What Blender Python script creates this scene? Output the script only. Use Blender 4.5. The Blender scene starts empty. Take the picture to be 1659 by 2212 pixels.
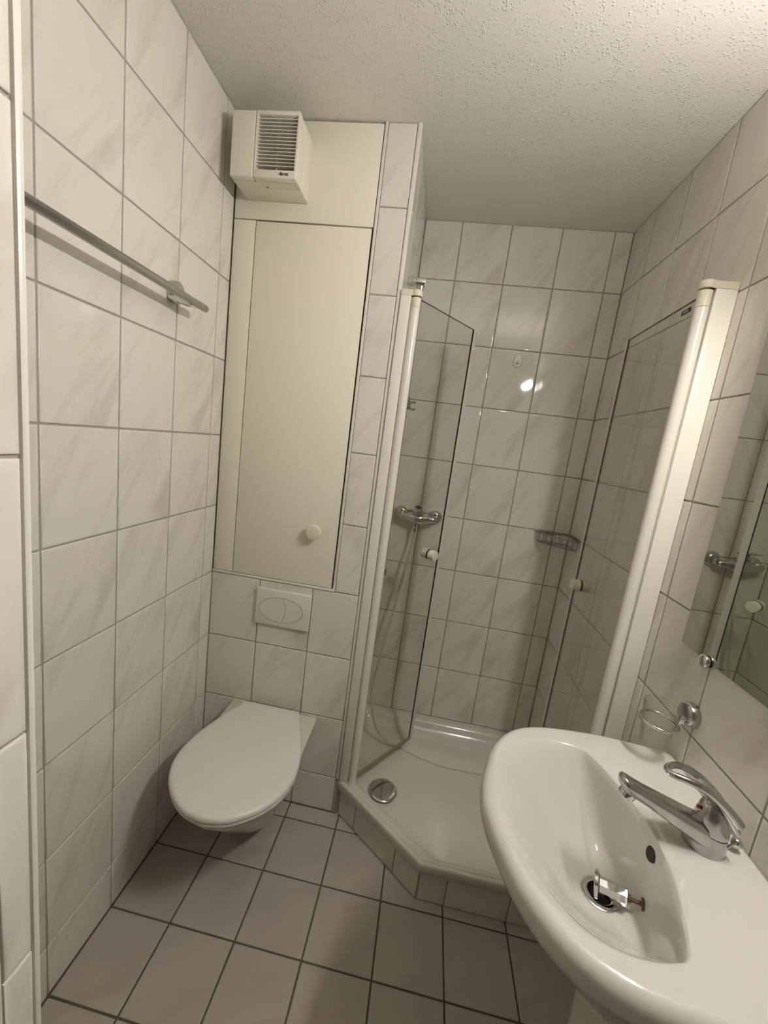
import bpy, bmesh, math, random
from mathutils import Matrix, Vector

# ------------------------------------------------------------------ camera
SC = bpy.context.scene
COL = SC.collection
random.seed(7)
PI = math.pi
cam_d = bpy.data.cameras.new('camera')
cam = bpy.data.objects.new('camera', cam_d)
COL.objects.link(cam)
cam_d.sensor_fit = 'AUTO'
cam_d.sensor_width = 36.0
cam_d.lens = 871.6136 / 2212 * 36.0
cam_d.shift_x = 0.00681
cam_d.shift_y = -0.00029
cam_d.clip_start = 0.01
_r = Vector((0.98248, 0.13699, 0.12646)); _d = Vector((0.14709, -0.15321, -0.97718)); _f = Vector((-0.11449, 0.97866, -0.17067))
_f.normalize(); _r = (_r - _f * _r.dot(_f)).normalized(); _u = _r.cross(_f)
M = Matrix(((_r.x, _u.x, -_f.x, 0.7414), (_r.y, _u.y, -_f.y, -1.3513), (_r.z, _u.z, -_f.z, 1.4505), (0, 0, 0, 1)))
cam.matrix_world = M
SC.camera = cam

# ------------------------------------------------------------------ world, exposure
wd = bpy.data.worlds.new('world'); SC.world = wd
wd.use_nodes = True
wd.node_tree.nodes['Background'].inputs[0].default_value = (0.9, 0.86, 0.8, 1)
wd.node_tree.nodes['Background'].inputs[1].default_value = 0.05
SC.view_settings.view_transform = 'Standard'
SC.view_settings.look = 'None'
SC.view_settings.gamma = 1.0
SC.view_settings.use_curve_mapping = False
SC.view_settings.exposure = 0.0
LAMP_STRENGTH = 214.0
LAMP_COLOR = (1.0, 0.953, 0.912, 1)

# ------------------------------------------------------------------ room measures (metres)
W, B, P, ZC = 1.3929, 0.5067, 0.5700, 2.380     # right wall, shower back wall, duct side, ceiling
Z0 = 0.1523                                      # first horizontal joint
Y_REAR = -2.0

# ------------------------------------------------------------------ materials
def new_mat(name):
    m = bpy.data.materials.new(name); m.use_nodes = True
    nt = m.node_tree
    return m, nt, nt.nodes['Principled BSDF']
def pbr(name, col, rough=0.5, metal=0.0, bump=None, spec=0.5, coat=0.0, var=0.0, vscale=6.0):
    m, nt, b = new_mat(name)
    b.inputs['Base Color'].default_value = (*col, 1)
    b.inputs['Roughness'].default_value = rough
    b.inputs['Metallic'].default_value = metal
    b.inputs['Specular IOR Level'].default_value = spec
    b.inputs['Coat Weight'].default_value = coat
    b.inputs['Coat Roughness'].default_value = 0.05
    tc = None
    if bump or var:
        tc = nt.nodes.new('ShaderNodeTexCoord')
    if var:
        n = nt.nodes.new('ShaderNodeTexNoise'); n.inputs['Scale'].default_value = vscale; n.inputs['Detail'].default_value = 4
        nt.links.new(tc.outputs['Object'], n.inputs['Vector'])
        mx = nt.nodes.new('ShaderNodeMix'); mx.data_type = 'RGBA'
        mx.inputs[6].default_value = (*[c * (1 - var) for c in col], 1); mx.inputs[7].default_value = (*[min(1, c * (1 + var)) for c in col], 1)
        nt.links.new(n.outputs['Fac'], mx.inputs[0]); nt.links.new(mx.outputs[2], b.inputs['Base Color'])
    if bump:
        sc, st, dist = bump
        n = nt.nodes.new('ShaderNodeTexNoise'); n.inputs['Scale'].default_value = sc; n.inputs['Detail'].default_value = 3
        nt.links.new(tc.outputs['Object'], n.inputs['Vector'])
        bp = nt.nodes.new('ShaderNodeBump'); bp.inputs['Strength'].default_value = st; bp.inputs['Distance'].default_value = dist
        nt.links.new(n.outputs['Fac'], bp.inputs['Height']); nt.links.new(bp.outputs[0], b.inputs['Normal'])
    return m

def tile_mat(name, base, vein, rough, wob, angle, warm, vein_amt=0.55):
    """glazed tile: soft diagonal veins that differ from tile to tile, slightly wavy glaze"""
    m, nt, b = new_mat(name)
    N, L = nt.nodes.new, nt.links.new
    tc = N('ShaderNodeTexCoord'); oi = N('ShaderNodeObjectInfo')
    off = N('ShaderNodeVectorMath'); off.operation = 'SCALE'; off.inputs[0].default_value = (13.1, 7.7, 3.3)
    L(oi.outputs['Random'], off.inputs['Scale'])
    add = N('ShaderNodeVectorMath'); add.operation = 'ADD'
    mp = N('ShaderNodeMapping'); mp.inputs['Rotation'].default_value = (0, 0, -angle); mp.inputs['Scale'].default_value = (2.2, 10.0, 1.0)
    rot = N('ShaderNodeMapping'); rot.inputs['Rotation'].default_value = (0, 0, -angle)
    L(tc.outputs['Object'], rot.inputs['Vector'])
    scl = N('ShaderNodeMapping'); scl.inputs['Scale'].default_value = (3.0, 13.0, 1.0)
    L(rot.outputs[0], scl.inputs['Vector'])
    L(scl.outputs[0], add.inputs[0]); L(off.outputs[0], add.inputs[1])
    n1 = N('ShaderNodeTexNoise'); n1.inputs['Scale'].default_value = 1.0; n1.inputs['Detail'].default_value = 5; n1.inputs['Roughness'].default_value = 0.55; n1.inputs['Distortion'].default_value = 0.6
    L(add.outputs[0], n1.inputs['Vector'])
    r1 = N('ShaderNodeValToRGB'); r1.color_ramp.elements[0].position = 0.50; r1.color_ramp.elements[1].position = 0.78
    r1.color_ramp.elements[0].color = (0, 0, 0, 1); r1.color_ramp.elements[1].color = (1, 1, 1, 1)
    L(n1.outputs['Fac'], r1.inputs[0])
    mul = N('ShaderNodeMath'); mul.operation = 'MULTIPLY'; mul.inputs[1].default_value = vein_amt
    L(r1.outputs[0], mul.inputs[0])
    n2 = N('ShaderNodeTexNoise'); n2.inputs['Scale'].default_value = 0.5; n2.inputs['Detail'].default_value = 2
    L(add.outputs[0], n2.inputs['Vector'])
    mxa = N('ShaderNodeMix'); mxa.data_type = 'RGBA'; mxa.inputs[6].default_value = (*base, 1); mxa.inputs[7].default_value = (*warm, 1)
    L(n2.outputs['Fac'], mxa.inputs[0])
    mx = N('ShaderNodeMix'); mx.data_type = 'RGBA'; mx.inputs[7].default_value = (*vein, 1)
    L(mul.outputs[0], mx.inputs[0]); L(mxa.outputs[2], mx.inputs[6]); L(mx.outputs[2], b.inputs['Base Color'])
    b.inputs['Roughness'].default_value = rough
    wv = N('ShaderNodeTexNoise'); wv.inputs['Scale'].default_value = 9.0; wv.inputs['Detail'].default_value = 1
    addw = N('ShaderNodeVectorMath'); addw.operation = 'ADD'
    L(tc.outputs['Object'], addw.inputs[0]); L(off.outputs[0], addw.inputs[1]); L(addw.outputs[0], wv.inputs['Vector'])
    bp = N('ShaderNodeBump'); bp.inputs['Strength'].default_value = wob; bp.inputs['Distance'].default_value = 0.004
    L(wv.outputs['Fac'], bp.inputs['Height']); L(bp.outputs[0], b.inputs['Normal'])
    nt.nodes.remove(mp)
    return m

def clear_mat(name, tint, gloss_rough=0.02, ior=1.5, edge=None):
    """clear pane: lets light straight through, mirrors by Fresnel"""
    m = bpy.data.materials.new(name); m.use_nodes = True
    nt = m.node_tree; nt.nodes.clear()
    N, L = nt.nodes.new, nt.links.new
    o = N('ShaderNodeOutputMaterial'); t = N('ShaderNodeBsdfTransparent'); g = N('ShaderNodeBsdfGlossy'); f = N('ShaderNodeLayerWeight'); x = N('ShaderNodeMixShader')
    t.inputs[0].default_value = (*tint, 1); g.inputs['Roughness'].default_value = gloss_rough
    if edge:
        ec_ = N('ShaderNodeMix'); ec_.data_type = 'RGBA'; ec_.inputs[6].default_value = (*tint, 1); ec_.inputs[7].default_value = (*edge, 1)
        p2 = N('ShaderNodeMath'); p2.operation = 'POWER'; p2.inputs[1].default_value = 2.5
        L(f.outputs['Facing'], p2.inputs[0]); L(p2.outputs[0], ec_.inputs[0]); L(ec_.outputs[2], t.inputs[0])
    pw = N('ShaderNodeMath'); pw.operation = 'POWER'; pw.inputs[1].default_value = 5.0
    ml = N('ShaderNodeMath'); ml.operation = 'MULTIPLY_ADD'; f0 = ((ior - 1) / (ior + 1)) ** 2
    ml.inputs[1].default_value = 1 - f0; ml.inputs[2].default_value = f0
    L(f.outputs['Facing'], pw.inputs[0]); L(pw.outputs[0], ml.inputs[0]); L(ml.outputs[0], x.inputs[0]); L(t.outputs[0], x.inputs[1]); L(g.outputs[0], x.inputs[2]); L(x.outputs[0], o.inputs[0])
    return m
def emit_mat(name, col, s):
    m = bpy.data.materials.new(name); m.use_nodes = True
    nt = m.node_tree; nt.nodes.clear()
    o = nt.nodes.new('ShaderNodeOutputMaterial'); e = nt.nodes.new('ShaderNodeEmission')
    e.inputs[0].default_value = col; e.inputs[1].default_value = s
    nt.links.new(e.outputs[0], o.inputs[0])
    return m

MT = {}
MT['wall_tile'] = tile_mat('wall_tile', (0.775, 0.745, 0.68), (0.53, 0.487, 0.42), 0.05, 0.10, math.radians(57), (0.76, 0.715, 0.645), 0.72)
MT['floor_tile'] = tile_mat('floor_tile', (0.46, 0.418, 0.368), (0.35, 0.305, 0.26), 0.42, 0.12, math.radians(25), (0.435, 0.385, 0.335), 0.6)
MT['grout'] = pbr('wall_grout', (0.37, 0.335, 0.28), 0.9, bump=(300, 0.4, 0.001))
MT['floor_grout'] = pbr('floor_grout', (0.115, 0.088, 0.058), 0.9, var=0.3, vscale=9)
MT['trim'] = pbr('white_trim', (0.78, 0.75, 0.68), 0.3)
MT['panel'] = pbr('cream_laminate', (0.86, 0.825, 0.695), 0.42, bump=(700, 0.05, 0.0005), spec=0.35)
MT['plastic'] = pbr('cream_plastic', (0.78, 0.745, 0.64), 0.4)
MT['dark'] = pbr('dark_recess', (0.03, 0.027, 0.022), 0.8)  # near-black paints the shade in gaps and the overflow hole; also the fan screw
MT['shade'] = pbr('shaded_fan_inside', (0.20, 0.18, 0.145), 0.8)  # grey fan inside, darkened to paint the shade behind the slats
MT['ink'] = pbr('black_print', (0.03, 0.03, 0.035), 0.6)
MT['ceramic'] = pbr('white_ceramic', (0.64, 0.615, 0.565), 0.10, coat=0.3)
MT['tray'] = pbr('tray_acrylic', (0.66, 0.63, 0.565), 0.12, coat=0.2)
MT['lid'] = pbr('toilet_lid_plastic', (0.74, 0.71, 0.645), 0.32, var=0.03, vscale=5)
MT['plate'] = pbr('flush_plate_plastic', (0.74, 0.72, 0.66), 0.35)
MT['pvc'] = pbr('white_enamel', (0.80, 0.77, 0.685), 0.22)
MT['pvc_cream'] = pbr('yellowed_plastic', (0.76, 0.71, 0.565), 0.3)
MT['chrome'] = pbr('chrome', (0.66, 0.655, 0.65), 0.07, 1.0)
MT['chrome_worn'] = pbr('limescaled_chrome', (0.50, 0.49, 0.485), 0.17, 1.0, var=0.28, vscale=60, bump=(90, 0.03, 0.001))
MT['satin'] = pbr('satin_chrome', (0.42, 0.425, 0.415), 0.26, 1.0)
MT['wire'] = pbr('grey_wire', (0.33, 0.33, 0.31), 0.3, 1.0)
MT['rust'] = pbr('rusty_screw', (0.16, 0.085, 0.06), 0.65, 0.5, var=0.3, vscale=200)
MT['rubber'] = pbr('black_rubber', (0.012, 0.012, 0.013), 0.5)
MT['mirror'] = pbr('silvered_mirror', (0.66, 0.695, 0.625), 0.01, 1.0)
MT['edge'] = pbr('dark_glass_edge', (0.012, 0.018, 0.016), 0.2)
MT['glass'] = clear_mat('door_glass', (0.955, 0.97, 0.945))
MT['tumbler'] = clear_mat('tumbler_glass', (0.985, 0.985, 0.978), 0.03, edge=(0.84, 0.835, 0.81))
MT['seal'] = pbr('milky_plastic_seal', (0.66, 0.64, 0.57), 0.35)
MT['sealbar'] = pbr('brown_stained_seal', (0.30, 0.265, 0.19), 0.5)
MT['hose'] = pbr('white_hose', (0.56, 0.53, 0.46), 0.3)
MT['hook'] = pbr('milky_plastic', (0.80, 0.78, 0.72), 0.3)
MT['red'] = pbr('red_dot', (0.35, 0.02, 0.02), 0.4)
MT['plaster'] = pbr('rear_plaster', (0.26, 0.22, 0.18), 0.8)
MT['lamp'] = emit_mat('lamp_diffuser', LAMP_COLOR, LAMP_STRENGTH)
def ceiling_mat():
    m, nt, b = new_mat('stucco')
    N, L = nt.nodes.new, nt.links.new
    b.inputs['Base Color'].default_value = (0.77, 0.735, 0.67, 1); b.inputs['Roughness'].default_value = 0.85
    tc = N('ShaderNodeTexCoord')
    v = N('ShaderNodeTexVoronoi'); v.inputs['Scale'].default_value = 140; v.inputs['Randomness'].default_value = 1
    L(tc.outputs['Object'], v.inputs['Vector'])
    r = N('ShaderNodeValToRGB'); r.color_ramp.elements[0].position = 0.0; r.color_ramp.elements[0].color = (1, 1, 1, 1)
    r.color_ramp.interpolation = 'EASE'; r.color_ramp.elements[1].position = 0.46; r.color_ramp.elements[1].color = (0, 0, 0, 1)
    L(v.outputs['Distance'], r.inputs[0])
    n = N('ShaderNodeTexNoise'); n.inputs['Scale'].default_value = 28; n.inputs['Detail'].default_value = 4
    L(tc.outputs['Object'], n.inputs['Vector'])
    r2 = N('ShaderNodeValToRGB'); r2.color_ramp.elements[0].position = 0.34; r2.color_ramp.elements[1].position = 0.56
    L(n.outputs['Fac'], r2.inputs[0])
    mu = N('ShaderNodeMath'); mu.operation = 'MULTIPLY'
    L(r.outputs[0], mu.inputs[0]); L(r2.outputs[0], mu.inputs[1])
    n3 = N('ShaderNodeTexNoise'); n3.inputs['Scale'].default_value = 160; n3.inputs['Detail'].default_value = 3
    L(tc.outputs['Object'], n3.inputs['Vector'])
    ma = N('ShaderNodeMath'); ma.operation = 'MULTIPLY_ADD'; ma.inputs[1].default_value = 0.45
    L(n3.outputs['Fac'], ma.inputs[0]); L(mu.outputs[0], ma.inputs[2])
    bp = N('ShaderNodeBump'); bp.inputs['Strength'].default_value = 0.7; bp.inputs['Distance'].default_value = 0.0017
    L(ma.outputs[0], bp.inputs['Height']); L(bp.outputs[0], b.inputs['Normal'])
    return m
MT['stucco'] = ceiling_mat()

# ------------------------------------------------------------------ mesh helpers
class MB:
    """collects shapes into one mesh"""
    def __init__(s): s.v = []; s.f = []; s.flat = set(); s.X = Matrix.Identity(4)
    def add(s, vs, fs):
        o = len(s.v)
        s.v += [tuple(s.X @ Vector(p)) for p in vs]; s.f += [tuple(o + i for i in f) for f in fs]
        return s
    def bm(s, bm):
        bm.verts.ensure_lookup_table(); bm.verts.index_update()
        s.add([v.co.copy() for v in bm.verts], [[v.index for v in f.verts] for f in bm.faces]); bm.free(); return s
    def box(s, x0, x1, y0, y1, z0, z1, bev=0.0, seg=2):
        if bev <= 0:
            return s.add([(x0, y0, z0), (x1, y0, z0), (x1, y1, z0), (x0, y1, z0), (x0, y0, z1), (x1, y0, z1), (x1, y1, z1), (x0, y1, z1)],
                         [(0, 3, 2, 1), (4, 5, 6, 7), (0, 1, 5, 4), (1, 2, 6, 5), (2, 3, 7, 6), (3, 0, 4, 7)])
        bm = bmesh.new()
        bmesh.ops.create_cube(bm, size=1.0)
        for v in bm.verts:
            v.co = Vector((x0 + (v.co.x + .5) * (x1 - x0), y0 + (v.co.y + .5) * (y1 - y0), z0 + (v.co.z + .5) * (z1 - z0)))
        bmesh.ops.bevel(bm, geom=bm.edges[:], offset=bev, segments=seg, profile=0.5, affect='EDGES')
        return s.bm(bm)
    def loft(s, rings, cap0=True, cap1=True, closed=True):
        n = len(rings[0]); vs = [p for r in rings for p in r]; fs = []
        for i in range(len(rings) - 1):
            for j in range(n if closed else n - 1):
                k = (j + 1) % n
                fs.append((i * n + j, i * n + k, (i + 1) * n + k, (i + 1) * n + j))
        if cap0: fs.append(tuple(reversed(range(n))))
        if cap1: fs.append(tuple((len(rings) - 1) * n + j for j in range(n)))
        return s.add(vs, fs)
    def lathe(s, prof, c=(0, 0, 0), axis=(0, 0, 1), seg=32, cap0=True, cap1=True):
        """prof: (radius, height) along axis"""
        a = Vector(axis).normalized(); q = a.to_track_quat('Z', 'Y').to_matrix(); c = Vector(c)
        rings = [[c + q @ Vector((r * math.cos(2 * PI * k / seg), r * math.sin(2 * PI * k / seg), h)) for k in range(seg)] for r, h in prof]
        return s.loft(rings, cap0, cap1)
    def tube(s, pts, r, seg=12, closed=False, flat=1.0):
        pts = [Vector(p) for p in pts]; n = len(pts); rings = []
        up = Vector((0, 0, 1)); prev = None
        for i, p in enumerate(pts):
            if closed: t = pts[(i + 1) % n] - pts[i - 1]
            else: t = pts[min(i + 1, n - 1)] - pts[max(i - 1, 0)]
            t.normalize()
            if prev is None:
                x = t.cross(up)
                if x.length < 1e-3: x = t.cross(Vector((0, 1, 0)))
            else: x = prev - t * prev.dot(t)
            x.normalize(); y = t.cross(x).normalized(); prev = x
            rr = r[i] if isinstance(r, (list, tuple)) else r
            rings.append([p + x * (rr * math.cos(2 * PI * k / seg)) + y * (rr * flat * math.sin(2 * PI * k / seg)) for k in range(seg)])
        if closed:
            vs = [q for g in rings for q in g]; fs = []
            for i in range(n):
                for j in range(seg):
                    k = (j + 1) % seg; i2 = (i + 1) % n
                    fs.append((i * seg + j, i * seg + k, i2 * seg + k, i2 * seg + j))
            return s.add(vs, fs)
        return s.loft(rings)
    def prism(s, poly, fn, d0, d1):
        """poly: 2D points; fn(p, depth) -> 3D"""
        return s.loft([[fn(p, d0) for p in poly], [fn(p, d1) for p in poly]])
    def mesh(s, name, angle=35, org=(0, 0, 0)):
        me = bpy.data.meshes.new(name)
        o = Vector(org)
        me.from_pydata([tuple(Vector(p) - o) for p in s.v], [], s.f)
        bm = bmesh.new(); bm.from_mesh(me); bmesh.ops.recalc_face_normals(bm, faces=bm.faces[:]); bm.to_mesh(me); bm.free()
        if angle:
            for p in me.polygons: p.use_smooth = True
            me.set_sharp_from_angle(angle=math.radians(angle))
        me.update()
        return me

ORG = {}
def thing(name, label, cat, loc, group=None):
    o = bpy.data.objects.new(name, None); COL.objects.link(o); o.location = loc; o.empty_display_size = 0.05
    o['label'] = label; o['category'] = cat
    if group: o['group'] = group
    ORG[o.name] = Vector(loc)
    return o
def part(name, mb, mat, parent, label=None, angle=35):
    org = ORG.get(parent.name, Vector((0, 0, 0)))
    o = bpy.data.objects.new(name, mb.mesh(name, angle, org)); COL.objects.link(o); o.parent = parent
    o.data.materials.append(MT[mat]); ORG[o.name] = org
    if label: o['label'] = label
    return o
def solo(name, mb, mat, label, cat, loc=(0, 0, 0), angle=35):
    o = bpy.data.objects.new(name, mb.mesh(name, angle, loc)); COL.objects.link(o); o.location = loc
    o.data.materials.append(MT[mat]); o['label'] = label; o['category'] = cat; ORG[o.name] = Vector(loc)
    return o
def struct(name, mb, mat, label=None, angle=0):
    o = bpy.data.objects.new(name, mb.mesh(name, angle)); COL.objects.link(o); o.data.materials.append(MT[mat])
    o['kind'] = 'structure'; ORG[o.name] = Vector((0, 0, 0))
    if label: o['label'] = label
    return o

def smooth_path(pts, n):
    """Catmull-Rom through points"""
    P_ = [Vector(p) for p in pts]; P_ = [P_[0] * 2 - P_[1]] + P_ + [P_[-1] * 2 - P_[-2]]; out = []
    for i in range(1, len(P_) - 2):
        a, b, c, d = P_[i - 1:i + 3]
        for k in range(n):
            t = k / n
            out.append(0.5 * ((2 * b) + (c - a) * t + (2 * a - 5 * b + 4 * c - d) * t * t + (3 * b - a - 3 * c + d) * t ** 3))
    out.append(P_[-2]); return out

# ------------------------------------------------------------------ tiles
TILE_CACHE = {}
def tile_mesh(w, h, mat):
    key = (round(w, 4), round(h, 4), mat)
    if key in TILE_CACHE: return TILE_CACHE[key]
    def ring(i, z): return [(-w / 2 + i, -h / 2 + i, z), (w / 2 - i, -h / 2 + i, z), (w / 2 - i, h / 2 - i, z), (-w / 2 + i, h / 2 - i, z)]
    mb = MB().loft([ring(0, -0.005), ring(0, -0.0014), ring(0.0004, -0.0006), ring(0.0016, -0.00018), ring(0.0050, 0), ring(0.0056, 0)], cap0=False)
    me = mb.mesh('tile', 55); me.materials.append(MT[mat]); TILE_CACHE[key] = me
    return me
G = 0.0042
def tiles(parent, org, u, v, us, vs, mat='wall_tile', skip=None, tilt=None, g=G):
    """fill a grid of joints us x vs on a plane through org with single tiles"""
    org, u, v = Vector(org), Vector(u), Vector(v); n = u.cross(v)
    for i in range(len(us) - 1):
        for j in range(len(vs) - 1):
            a, b_, c, d = us[i], us[i + 1], vs[j], vs[j + 1]
            if skip and skip(i, j): continue
            w, h = b_ - a - g, d - c - g
            if w < 0.006 or h < 0.006: continue
            o = bpy.data.objects.new('tile', tile_mesh(w, h, mat)); COL.objects.link(o)
            ctr = org + u * ((a + b_) / 2) + v * ((c + d) / 2)
            R = Matrix((u, v, n)).transposed().to_4x4()
            tx, ty = random.gauss(0, 0.0011), random.gauss(0, 0.0011)
            if tilt and (i, j) in tilt: tx, ty = tilt[(i, j)]
            o.parent = parent
            o.matrix_local = Matrix.Translation(ctr) @ R @ Matrix.Rotation(tx, 4, 'X') @ Matrix.Rotation(ty, 4, 'Y')
ZR = [0.0] + [Z0 + 0.25 * k for k in range(9)] + [ZC]
YL = [-0.0656 - 0.2 * k for k in range(0, 6)]         # vertical joints of the left wall
XF = [0.1886 + 0.2 * k for k in range(-1, 7)]         # floor joints

# ------------------------------------------------------------------ the room
def joints(lo, hi, ph, step):
    k0 = math.ceil((lo - ph) / step + 0.02); out = [lo]
    k = k0
    while ph + k * step < hi - 0.002:
        out.append(ph + k * step); k += 1
    return out + [hi]
GR = 0.0026        # depth of the joints
floor = struct('floor', MB().box(-0.1, W + 0.1, Y_REAR, B + 0.1, -0.1, -GR).box(-0.001, 0.0034, -1.05, 0.0, -0.01, 0.0008).box(0.0, 0.575, -0.0034, 0.001, -0.01, 0.0006), 'floor_grout', 'beige tiled bathroom floor with brown joints')
fy = joints(-1.9, B, -0.0656, 0.2)
tiles(floor, (0, 0, 0), (1, 0, 0), (0, 1, 0), joints(0.0, W, 0.1886, 0.2), fy, 'floor_tile', g=0.005,
      skip=lambda i, j: fy[j] > 0.06)
ceiling = struct('ceiling', MB().box(-0.1, W + 0.1, Y_REAR, B + 0.1, ZC, ZC + 0.1), 'stucco', 'white ceiling with rough stucco')
wall_left = struct('wall_left', MB().box(-0.1, -GR, Y_REAR, B + 0.1, 0, ZC), 'grout', 'white marbled tile wall behind the towel rail')
tiles(wall_left, (0, 0, 0), (0, 1, 0), (0, 0, 1), joints(-1.058, 0.0, -0.0656, 0.2), ZR)
tiles(wall_left, (0, 0, 0), (0, 1, 0), (0, 0, 1), joints(-1.98, -1.100, -0.0656, 0.2), ZR)
wall_right = struct('wall_right', MB().box(W + GR, W + 0.1, Y_REAR, B + 0.1, 0, ZC), 'grout', 'white marbled tile wall behind the washbasin')
tiles(wall_right, (W, 0, 0), (0, -1, 0), (0, 0, 1), joints(-B, 1.98, 0.2577 - 0.2 * 4, 0.2), ZR)
wall_back = struct('wall_back', MB().box(P - 0.02, W + 0.1, B + GR, B + 0.1, 0, ZC), 'grout', 'white marbled tile wall at the back of the shower')
bu = joints(P, W, 0.7242, 0.2); bz = [0.138] + ZR[2:]
HL = (3, 6)
tiles(wall_back, (0, B, 0), (1, 0, 0), (0, 0, 1), bu, bz, tilt={(2, 6): (0.001, -0.002), (3, 6): (0.001, -0.003)})
# boxed-in duct beside the shower: toilet front, column and shower side
duct = MB().box(0, P - GR, GR, B + 0.05, 0, 0.9023).box(0.459, P - GR, GR, B + 0.05, 0.9023, ZC).box(0, 0.459, 0.06, B + 0.05, 0.9023, ZC).box(-0.001, 0.0030, -0.0012, 0.01, 0, 0.9020).box(0.5540, 0.5700, 0.0004, 0.030, 0, 0.1495)
wall_niche = struct('wall_niche', duct, 'grout', 'tiled box wall that carries the toilet and the service cabinet')
tiles(wall_niche, (0, 0, 0), (1, 0, 0), (0, 0, 1), [0.0, 0.1886, 0.3886, 0.5575], ZR[:5])
tiles(wall_niche, (0, 0, 0), (1, 0, 0), (0, 0, 1), [0.4685, 0.5575], ZR[4:])
tiles(wall_niche, (P, 0, 0), (0, 1, 0), (0, 0, 1), [0.006, 0.107, 0.307, B], [0.13] + ZR[2:])
wall_rear = struct('wall_rear', MB().box(-0.1, W + 0.1, Y_REAR - 0.1, Y_REAR, 0, ZC), 'plaster', 'plain wall behind the entrance')
# thin partition stub at the entrance, its tiled end seen at the left edge
JX, JY0, JY1 = 0.4165, -1.0962, -1.0630
wall_front = struct('wall_front', MB().box(0, JX - GR, JY0 + GR, JY1 - GR, 0, ZC), 'grout', 'thin tiled partition at the entrance')
tiles(wall_front, (JX, 0, 0), (0, 1, 0), (0, 0, 1), [JY0 + 0.0005, JY1 - 0.0020], ZR, g=0.0034)
tiles(wall_front, (0, JY0, 0), (1, 0, 0), (0, 0, 1), [0.0, 0.2, 0.400], ZR)
t = MB().box(JX - 0.006, JX + 0.0012, JY1 - 0.0026, JY1 + 0.0040, 0, ZC, 0.002)
struct('trim_1', t, 'trim', 'white plastic corner strip on the entrance partition', 35)
t = MB().box(JX - 0.006, JX + 0.0012, JY0 - 0.0050, JY0 - 0.0005, 0, ZC, 0.002)
struct('trim_2', t, 'trim', 'white plastic strip on the outer edge of the entrance partition', 35)
t = MB().box(0.5575, P + 0.0006, -0.0018, 0.006, 0.152, ZC, 0.0028, 3)
struct('trim_3', t, 'trim', 'white plastic corner strip between the toilet wall and the shower', 35)
t = MB().box(0.001, 0.4690, -0.0025, 0.018, 0.9030, 0.9115, 0.0015)
struct('trim_4', t, 'trim', 'white edge strip under the cream cabinet', 35)
t = MB().box(0.4605, 0.4690, -0.0022, 0.018, 0.9115, ZC, 0.0015)
struct('trim_5', t, 'trim', 'white upright edge strip beside the cream cabinet', 35)

# ------------------------------------------------------------------ service cabinet
cab = thing('service_cabinet', 'tall cream built-in cabinet above the toilet with one round knob', 'cabinet', (0.23, 0.03, 0.912))
part('carcass', MB().box(0.001, 0.4600, 0.0205, 0.058, 0.9125, ZC - 0.001), 'dark', cab, 'liner painted dark as the shade behind the panels')  # near-black liner paints the shade seen in the panel seams
part('upper_panel', MB().box(0.0035, 0.4575, 0.0, 0.017, 2.0945, ZC - 0.006, 0.0008), 'panel', cab)
part('side_panel', MB().box(0.0035, 0.0765, 0.0, 0.017, 0.9135, 2.0915, 0.0008), 'panel', cab)
door = part('door', MB().box(0.0800, 0.4545, -0.0015, 0.0165, 0.9140, 2.0890, 0.001), 'panel', cab)
KC = (0.3765, -0.0015, 1.1150)
part('knob', MB().lathe([(0.010, 0), (0.010, 0.014), (0.0245, 0.018), (0.0262, 0.022), (0.0262, 0.029), (0.0245, 0.0325), (0.020, 0.034)], KC, (0, -1, 0), 40), 'pvc_cream', door, 'round white mushroom knob')

# ------------------------------------------------------------------ extractor fan
fan = thing('extractor_fan', 'boxy cream extractor fan with louvred grille under the ceiling', 'extractor fan', (0.145, 0.0, 2.146))
FX0, FX1, FZ0, FZ1, FY = 0.0455, 0.2445, 2.146, 2.3145, -0.1215
fb_ = MB().box(FX0, FX1, -0.066, -0.0002, FZ0, FZ1, 0.003)
for a_ in ((FX0 + 0.0012, 0.1225, FZ0 + 0.0012, FZ1 - 0.0012), (0.2385, FX1 - 0.0012, FZ0 + 0.0012, FZ1 - 0.0012), (0.1225, 0.2385, FZ0 + 0.0012, 2.1670), (0.1225, 0.2385, 2.3040, FZ1 - 0.0012)):
    fb_.box(a_[0], a_[1], -0.0985, -0.0655, a_[2], a_[3])
part('body', fb_, 'plastic', fan)
part('side_cover', MB().box(FX0, 0.1165, FY, -0.0985, FZ0, FZ1, 0.0045, 3), 'plastic', fan)
gx0, gx1, gz0, gz1 = 0.1235, 0.2375, 2.1680, 2.3030
fr = MB().box(0.1175, FX1, FY, -0.0985, gz1, FZ1, 0.0025).box(0.1175, FX1, FY, -0.0985, FZ0, gz0, 0.0035).box(0.1175, gx0, FY, -0.0985, gz0 - 0.004, gz1 + 0.004, 0.001).box(gx1, FX1, FY, -0.0985, gz0 - 0.004, gz1 + 0.004, 0.0025)
grille = part('grille', fr, 'plastic', fan)
part('grille_back', MB().box(gx0 - 0.002, gx1 + 0.002, -0.0700, -0.0665, gz0 - 0.002, gz1 + 0.002), 'shade', fan)
part('centre_rib', MB().box(0.1795, 0.1812, FY + 0.0140, -0.1020, gz0, gz1), 'plastic', grille)
NS = 15
p0 = (gz1 - gz0) / NS
sl = MB(); sl.X = Matrix.Rotation(math.radians(10), 4, 'X'); sl.box(gx0 - 0.180, gx1 - 0.180, 0.0, 0.021, -0.0009, 0.0009)
sl_me = sl.mesh('slat', 0); sl_me.materials.append(MT['plastic'])
for k in range(NS - 1):
    o = bpy.data.objects.new('slat', sl_me); COL.objects.link(o); o.parent = grille
    o.location = Vector((0.180, FY + 0.0005, gz1 - p0 * (k + 1))) - ORG[fan.name]
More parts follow.
